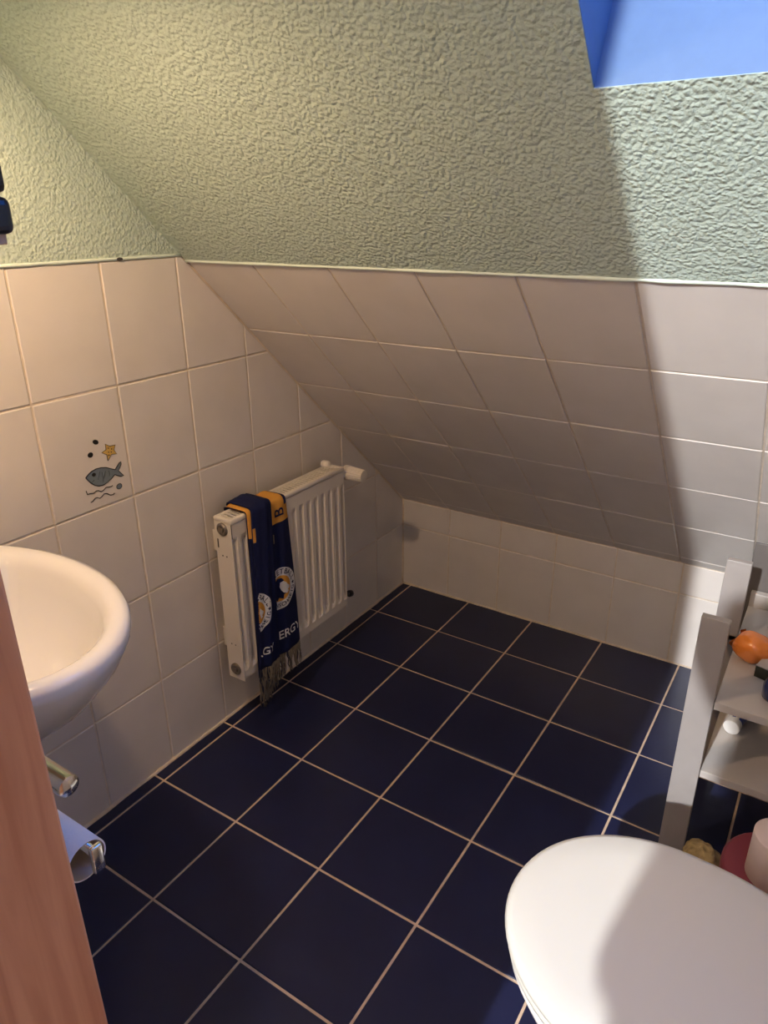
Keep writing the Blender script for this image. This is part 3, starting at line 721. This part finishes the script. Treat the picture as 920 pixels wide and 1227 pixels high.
# ------------------------------------------------------------------ chrome rod and toilet paper holder on the door wall
def pix(u, v, depth): return CAM + (fw + rt*((u-460)/FPX) - up*((v-613.5)/FPX))*depth
YW = YF+0.006
e = pix(84, 943, 0.69)
t = thing('towel_rod', (e.x-0.10, YW, e.z), 'chrome towel rod with rounded end above the toilet roll', 'towel rod')
rr = 0.0115
o = obj('rod', lathe(bmesh.new(), (e.x, e.y, e.z), (-1, 0, 0.0), [(0.001, -0.001), (rr*0.7, 0.0), (rr*0.95, 0.0015), (rr, 0.005), (rr, 0.24), (0.001, 0.242)], 28), M_CHROME, t); auto_smooth(o, 50)
obj('mount', tube(bmesh.new(), [(e.x-0.16, e.y, e.z), (e.x-0.16, YW, e.z)], 0.009, 14), M_CHROME, t, True)
obj('wall_plate', lathe(bmesh.new(), (e.x-0.16, YW, e.z), (0, 1, 0), [(0.025, 0), (0.025, 0.006), (0.012, 0.01)], 24), M_CHROME, t, True)
rc = pix(104, 1031, 0.69)          # centre of the open end of the roll
rR = 0.0215; bar = rc + V((0.0, 0.004, 0.0125))
t = thing('toilet_paper_holder', (rc.x-0.13, YW, rc.z), 'chrome toilet paper holder with an upturned arm end', 'paper holder')
obj('arm', tube(bmesh.new(), [bar+V((-0.13, -(bar.y-YW), 0)), bar+V((-0.13, -0.02, 0)), bar+V((-0.125, -0.004, 0)), bar+V((-0.11, 0, 0)), bar+V((0.010, 0, 0))], 0.0048, 12), M_CHROME, t, True)
o = obj('arm_end', nbox(bar.x+0.009, bar.x+0.015, bar.y-0.0065, bar.y+0.0065, bar.z-0.021, bar.z+0.010, 0.002, 3), M_CHROME, t); auto_smooth(o)
obj('wall_plate', lathe(bmesh.new(), (bar.x-0.13, YW, bar.z), (0, 1, 0), [(0.024, 0), (0.024, 0.006), (0.01, 0.01)], 24), M_CHROME, t, True)
t = thing('toilet_roll', (rc.x-0.055, rc.y, rc.z-rR), 'nearly used up white toilet roll on the chrome holder', 'toilet roll')
o = obj('paper', lathe(bmesh.new(), rc, (-1, 0, 0), [(rR-0.0016, 0), (rR, 0.0003), (rR, 0.0997), (rR-0.0016, 0.1)], 40, False, False), M_PAPER, t, True)
o = obj('core', lathe(bmesh.new(), rc, (-1, 0, 0), [(rR-0.0016, 0.0), (rR-0.0022, 0.0004), (rR-0.0022, 0.0996), (rR-0.0016, 0.1)], 40, False, False), M_CARD, t, True)

# ------------------------------------------------------------------ toilet
TZ = 0.425; TY = -1.372; TX = 1.033
t = thing('toilet', (1.33, TY, 0.0), 'white toilet with closed lid standing beside the grey shelf rack', 'toilet')
def egg(xn, half, length, z, n=72, sh=0.0):
    """egg outline: rounded nose at xn, straight-ish rear at xn+length"""
    pts = []
    xm = xn+half*1.12
    for k in range(n):
        a = 2*math.pi*k/n; c, s = math.cos(a), math.sin(a)
        if c < 0: pts.append(V((xm+c*(xm-xn), TY+half*s, z)))
        else: pts.append(V((xm+(abs(c)**0.72)*(xn+length-xm), TY+half*math.copysign(abs(s)**0.80, s)*(1-0.03*c), z)))
    return pts
H = 0.186; Lg = 0.44
obj('lid', loft(bmesh.new(), [egg(TX+0.012, H-0.012, Lg-0.012, TZ-0.018), egg(TX+0.002, H-0.002, Lg-0.004, TZ-0.014), egg(TX, H, Lg, TZ-0.007), egg(TX+0.003, H-0.003, Lg-0.006, TZ-0.001), egg(TX+0.012, H-0.012, Lg-0.024, TZ+0.0025), egg(TX+0.05, H-0.05, Lg-0.10, TZ+0.004), egg(TX+0.12, H-0.12, Lg-0.24, TZ+0.0045)]), M_LID, t, True)
obj('seat', loft(bmesh.new(), [egg(TX+0.014, H-0.012, Lg-0.02, TZ-0.038), egg(TX+0.006, H-0.005, Lg-0.008, TZ-0.034), egg(TX+0.004, H-0.003, Lg-0.006, TZ-0.026), egg(TX+0.008, H-0.007, Lg-0.014, TZ-0.0195)]), M_LID, t, True)
obj('bowl', loft(bmesh.new(), [egg(1.235, 0.10, 0.30, 0.0), egg(1.225, 0.105, 0.315, 0.02), egg(1.215, 0.10, 0.33, 0.10), egg(1.17, 0.12, 0.38, 0.20), egg(1.10, 0.155, 0.45, 0.29), egg(1.055, 0.175, 0.51, 0.35), egg(1.042, 0.181, 0.53, 0.378), egg(1.046, 0.178, 0.53, TZ-0.0385)]), M_CERAMIC, t, True)
for s in (-1, 1): obj('hinge', tube(bmesh.new(), [(TX+Lg+0.01, TY+s*0.075-0.02, TZ-0.02), (TX+Lg+0.01, TY+s*0.075+0.02, TZ-0.02)], 0.012, 14), M_LID, t, True)
o = obj('cistern', nbox(1.50, X1-0.001, TY-0.19, TY+0.19, 0.42, 0.78, 0.02, 3), M_CERAMIC, t); auto_smooth(o)
o = obj('cistern_lid', nbox(1.49, X1-0.001, TY-0.195, TY+0.195, 0.781, 0.805, 0.008, 3), M_CERAMIC, t); auto_smooth(o)
obj('flush_button', lathe(bmesh.new(), (1.556, TY, 0.805), (0, 0, 1), [(0.022, 0), (0.022, 0.006), (0.018, 0.008)], 24), M_CHROME, t, True)

# ------------------------------------------------------------------ grey shelf rack behind the toilet
t = thing('shelf_rack', (1.34, -0.55, 0.0), 'low grey wooden shelf rack with two boards behind the toilet', 'shelf')
SX0, SX1, SY0, SY1 = 1.1545, 1.560, -0.77, -0.29
ZS1, ZS2 = 0.422, 0.246
for y, zt_ in ((SY0, 0.6075), (-0.475, 0.6075)):
    for x in (SX0, SX1-0.053):
        obj('post', nbox(x, x+0.053, y, y+0.018, 0.0, zt_, 0.0015), M_SHELF, t)
for z in (ZS1, ZS2):
    obj('shelf_board', nbox(SX0+0.054, SX1-0.054, SY0+0.002, SY1, z-0.018, z, 0.0015), M_SHELFTOP, t)
    for x in (SX0+0.026, SX1-0.028):      # side battens that carry the board
        obj('batten', nbox(x, x+0.004, SY0+0.018, -0.475, z-0.030, z-0.006), M_SHELF, t)
        obj('batten', nbox(min(x, SX0+0.03) if x < 1.3 else SX1-0.056, (SX0+0.056) if x < 1.3 else x+0.002, -0.475+0.0, -0.470+0.0, z-0.016, z-0.004), M_SHELF, t)
obj('rear_rail', nbox(SX0+0.054, SX1-0.054, SY1-0.022, SY1-0.002, ZS1, ZS1+0.038, 0.0015), M_SHELFTOP, t)
obj('back_panel', nbox(SX0+0.040, SX1-0.04, SY1+0.001, SY1+0.010, 0.30, 0.585, 0.001), mat('grey board with painted shadow', (0.13, 0.115, 0.105), 0.5), t)  # the person's shadow on this board is put into its dark colour

# orange wrapped bundle
def blob(name, c, r, m, parent, squash=(1, 1, 1), amp=0.1, freq=3, seed=1, sub=4):
    rnd = random.Random(seed); b = bmesh.new(); bmesh.ops.create_icosphere(b, subdivisions=sub, radius=1.0)
    ph = [rnd.uniform(0, 6.28) for _ in range(9)]
    for v in b.verts:
        p = v.co.copy()
        d = sum(math.sin(freq*(k+1)*0.7*p[(k) % 3]+ph[k]+freq*0.8*p[(k+1) % 3])/(1+k*0.5) for k in range(5))
        p = p*(1+amp*0.35*d); v.co = V((c[0]+p.x*r*squash[0], c[1]+p.y*r*squash[1], c[2]+p.z*r*squash[2]))
    return obj(name, b, m, parent, True)
t = thing('orange_bundle', (1.245, -0.567, ZS1), 'glossy orange twisted bundle lying on the upper shelf board', 'bundle')
oc = V((1.249, -0.567, ZS1+0.0345))
blob('wrap', oc, 0.036, M_ORANGE, t, (1.12, 0.95, 0.95), 0.16, 2.4, 11)
obj('knot', lathe(bmesh.new(), oc+V((-0.031, -0.012, 0.002)), (-1, -0.5, 0.1), [(0.016, 0), (0.013, 0.004), (0.007, 0.006), (0.004, 0.010), (0.001, 0.011)], 18), M_ORANGE, t, True)
fl = bmesh.new(); prs = []
for k in range(8):
    f = k/7; prs.append((fl.verts.new((1.214+0.006*math.sin(f*5)-0.012*f, -0.545+0.008*f, ZS1+0.055-0.045*f)), fl.verts.new((1.226-0.004*f, -0.545-0.02*f, ZS1+0.062-0.055*f))))
for a, c in zip(prs, prs[1:]): fl.faces.new((a[0], c[0], c[1], a[1]))
bmesh.ops.solidify(fl, geom=fl.faces[:], thickness=0.001)
obj('loose_end', fl, M_ORANGE, t, True)

# dark box with a pale flap, blue jar and black cap at the rim of the picture
t = thing('dark_packet', (1.285, -0.635, ZS1), 'dark olive packet with a pale folded flap beside the orange bundle', 'packet')
b = bmesh.new(); quad_box(b, V((1.262, -0.628, ZS1+0.0005)), V((0.06, -0.018, 0)), V((0.012, 0.05, 0)), V((0, 0, 0.026)))
obj('body', b, M_OLIVE, t)
b = bmesh.new(); quad_box(b, V((1.262, -0.628, ZS1+0.027)), V((0.06, -0.018, 0)), V((0.012, 0.05, 0)), V((0, 0, 0.0015)))
obj('flap', b, M_SHELFTOP, t)
t = thing('blue_jar', (1.314, -0.69, ZS1), 'small dark blue glass jar near the front of the upper shelf', 'jar')
o = obj('glass', lathe(bmesh.new(), (1.314, -0.69, ZS1), (0, 0, 1), [(0.026, 0.0003), (0.030, 0.004), (0.031, 0.03), (0.025, 0.044), (0.019, 0.048)], 28), M_BLUEGLASS, t, True)
o = obj('lid', lathe(bmesh.new(), (1.314, -0.69, ZS1), (0, 0, 1), [(0.021, 0.0485), (0.021, 0.06), (0.019, 0.062)], 28), M_WHITEPL, t, True)
t = thing('black_jar', (1.287, -0.40, ZS1), 'small round black jar at the rear of the upper shelf', 'jar')
o = obj('glass', lathe(bmesh.new(), (1.287, -0.40, ZS1), (0, 0, 1), [(0.022, 0.0003), (0.024, 0.003), (0.024, 0.026), (0.022, 0.028)], 28), M_BLACK, t); auto_smooth(o)
o = obj('lid', lathe(bmesh.new(), (1.287, -0.40, ZS1), (0, 0, 1), [(0.025, 0.0285), (0.025, 0.042), (0.023, 0.044)], 28), M_BLACK, t); auto_smooth(o)

# tube with white cap on the lower board
t = thing('cream_tube', (1.252, -0.54, ZS2), 'blue and white tube with a white cap lying on the lower shelf board', 'tube')
ta = V((1.2415, -0.612, ZS2+0.0185)); td = V((0.16, 0.985, 0)).normalized()
o = obj('cap', lathe(bmesh.new(), ta, td, [(0.0165, 0), (0.0175, 0.001), (0.0175, 0.020), (0.015, 0.021)], 32), M_WHITEPL, t); auto_smooth(o)
tb = bmesh.new(); tx = V((td.y, -td.x, 0)); rings = []
for f in (0, 0.1, 0.35, 0.6, 0.85, 1.0):
    rings.append([ta+td*(0.0215+0.115*f)+tx*(0.0165*(1+0.25*f)*math.cos(2*math.pi*k/28))+V((0, 0, 1))*((0.0165*(1-f*0.93))*math.sin(2*math.pi*k/28)-0.016*f) for k in range(28)])
o = obj('body', loft(tb, rings), [M_TUBEBLUE, M_WHITEPL], t, True)
for p in o.data.polygons:
    c = p.center + ORG[t.name]; a = (c-ta).dot(tx)
    p.material_index = 1 if a < -0.0085 or 0.001 < a < 0.007 else 0

# maroon drum with a paper roll on top, tan sponge on the floor
mc = V((1.392, -0.862, 0.0))
t = thing('maroon_tin', mc, 'round maroon tub with lid on the floor beside the toilet', 'tub')
o = obj('tub', lathe(bmesh.new(), mc, (0, 0, 1), [(0.090, 0.0004), (0.094, 0.004), (0.100, 0.128), (0.100, 0.130)], 48), M_MAROON, t); auto_smooth(o)
o = obj('lid', lathe(bmesh.new(), mc, (0, 0, 1), [(0.106, 0.118), (0.109, 0.120), (0.109, 0.144), (0.104, 0.150), (0.095, 0.151), (0.001, 0.1515)], 48, False), M_MAROON, t); auto_smooth(o)
pc = mc+V((-0.016, -0.018, 0.152))
t = thing('paper_roll', pc, 'pale pink paper roll standing on the maroon tub', 'paper roll')
obj('paper', lathe(bmesh.new(), pc, (0, 0, 1), [(0.020, 0.0004), (0.048, 0.0004), (0.050, 0.002), (0.050, 0.099), (0.048, 0.101), (0.020, 0.101)], 40, False, False), M_PINKPAPER, t, True)
obj('core', lathe(bmesh.new(), pc, (0, 0, 1), [(0.020, 0.0004), (0.020, 0.101)], 32, False, False), M_CARD, t, True)
o = blob('bath_sponge', (1.250, -0.819, 0.050), 0.046, M_SPONGE, None, (0.95, 1.2, 0.92), 0.22, 5, 21, 5)
tag(o, 'tan rough sponge-like lump on the floor beside the maroon tub', 'sponge')

# ------------------------------------------------------------------ photographer standing in the doorway behind the camera
def skin_mesh(name, nodes, edges, m, parent, sub=2):
    me = bpy.data.meshes.new(name); me.from_pydata([n[0] for n in nodes], edges, []); o = bpy.data.objects.new(name, me); COL.objects.link(o)
    sk = o.modifiers.new('skin', 'SKIN'); sk.use_smooth_shade = True
    for i, n in enumerate(nodes):
        r = n[1] if isinstance(n[1], tuple) else (n[1], n[1]); me.skin_vertices[0].data[i].radius = r
    me.skin_vertices[0].data[0].use_root = True
    ss = o.modifiers.new('sub', 'SUBSURF'); ss.levels = sub; ss.render_levels = sub
    dg = bpy.context.evaluated_depsgraph_get(); ev = bpy.data.meshes.new_from_object(o.evaluated_get(dg))
    bpy.data.objects.remove(o); bpy.data.meshes.remove(me)
    b = bmesh.new(); b.from_mesh(ev); bpy.data.meshes.remove(ev)
    return b
PX, PY = 1.305, -2.50
def pp(x, y, z): return V((PX+x, PY+y, z))
t = thing('person', (PX, PY, 0.0), 'person in dark clothes standing in the doorway and raising a phone', 'person')
hz = CAM.z-0.04
nodes = [(pp(0, 0, 1.02), (0.20, 0.13)), (pp(0, 0, 1.16), (0.215, 0.125)), (pp(0, 0.005, 1.36), (0.205, 0.125)), (pp(0, 0.0, 1.515), (0.17, 0.10)), (pp(0, 0.0, 1.60), (0.06, 0.055)), (pp(0, 0.015, 1.66), (0.052, 0.055)),
         (pp(0, 0.03, 1.73), (0.068, 0.085)), (pp(0, 0.03, 1.81), (0.072, 0.092)), (pp(0, 0.02, 1.87), (0.05, 0.06))]
edges = [(i, i+1) for i in range(8)]
for s in (-1, 1):
    n = len(nodes)
    nodes += [(pp(s*0.248, -0.005, 1.545), 0.080), (pp(s*0.172, 0.01, 1.415), 0.052), (pp(s*0.162, 0.02, 1.33), 0.054), (pp(s*0.168, 0.03, 1.11), 0.056), (pp(s*0.160, 0.16, 1.20), 0.040), (pp(s*0.115, 0.245, 1.275), 0.026), (pp(s*0.085, 0.268, 1.305), (0.018, 0.03))]
    edges += [(3, n)] + [(n+i, n+i+1) for i in range(6)]
    n = len(nodes)
    nodes += [(pp(s*0.095, 0, 0.91), 0.088), (pp(s*0.10, 0.01, 0.66), 0.072), (pp(s*0.105, 0.015, 0.48), 0.056), (pp(s*0.108, 0.0, 0.32), 0.054), (pp(s*0.11, -0.01, 0.10), 0.038), (pp(s*0.112, -0.005, 0.045), 0.042), (pp(s*0.125, 0.12, 0.035), (0.042, 0.03)), (pp(s*0.13, 0.18, 0.028), (0.034, 0.022))]
    edges += [(0, n)] + [(n+i, n+i+1) for i in range(7)]
bm = skin_mesh('body', nodes, edges, M_SHIRT, t)
for f in bm.faces:
    c = f.calc_center_median(); d = c-V((PX, PY, 0))
    f.material_index = 2 if d.z > 1.615 or (d.y > 0.235 and d.z > 1.2) else (1 if 0.075 < d.z < 1.0 else (3 if d.z <= 0.075 else 0))
lowest = min(v.co.z for v in bm.verts)
bmesh.ops.translate(bm, verts=bm.verts, vec=(0, 0, -lowest+0.001))
body = obj('body', bm, [M_SHIRT, M_JEANS, M_SKIN, M_BLACK], t, True)
# fingers around the phone
for s in (-1, 1):
    for k in range(4):
        z = 1.285+0.018*k
        obj('finger', tube(bmesh.new(), [pp(s*0.088, 0.265, z), pp(s*0.072, 0.285, z+0.004), pp(s*(0.052+0.003*(k % 2)), 0.288, z+0.006), pp(s*0.046, 0.283, z+0.007)], [0.010, 0.009, 0.0085, 0.006], 10), M_SKIN, body, True)
    obj('thumb', tube(bmesh.new(), [pp(s*0.085, 0.255, 1.30), pp(s*0.062, 0.252, 1.335), pp(s*0.045, 0.257, 1.355)], [0.012, 0.011, 0.008], 10), M_SKIN, body, True)
# hair, nose, ears, eyes, mouth
hd = pp(0, 0.03, 1.785)
b = bmesh.new(); bmesh.ops.create_icosphere(b, subdivisions=3, radius=1.0)
bmesh.ops.delete(b, geom=[v for v in b.verts if v.co.z < -0.15 and v.co.y > -0.25 or v.co.z < -0.7 or (v.co.y > 0.55 and v.co.z < 0.45)], context='VERTS')
for v in b.verts: v.co = V((hd.x+v.co.x*0.094, hd.y-0.012+v.co.y*0.112, hd.z+0.028+v.co.z*0.112))
obj('hair', b, M_HAIR, t, True)
obj('nose', lathe(bmesh.new(), pp(0, 0.112, 1.755), (0, 0.4, 0.9), [(0.013, 0), (0.010, 0.02), (0.003, 0.042)], 10), M_SKIN, body, True)
obj('mouth', tube(bmesh.new(), [pp(-0.022, 0.108, 1.722), pp(0, 0.116, 1.721), pp(0.022, 0.108, 1.722)], [0.003, 0.005, 0.003], 8), mat('lip', (0.42, 0.16, 0.13), 0.5), body, True)
for s in (-1, 1):
    blob('eye', pp(s*0.030, 0.108, 1.785), 0.011, M_WHITEPL, body, (1, .7, .7), 0, 1, 1, 2)
    blob('ear', pp(s*0.080, 0.02, 1.77), 0.026, M_SKIN, body, (.3, .7, 1.1), 0.05, 2, 2, 2)
# phone
b = bmesh.new(); pcn = CAM - fw*0.012 - up*0.05
quad_box(b, pcn - rt*0.0375 - up*0.08 - fw*0.008, rt*0.075, up*0.16, fw*0.008)
tag(obj('phone', b, M_BLACK), 'black phone held up in both hands in the doorway', 'phone')
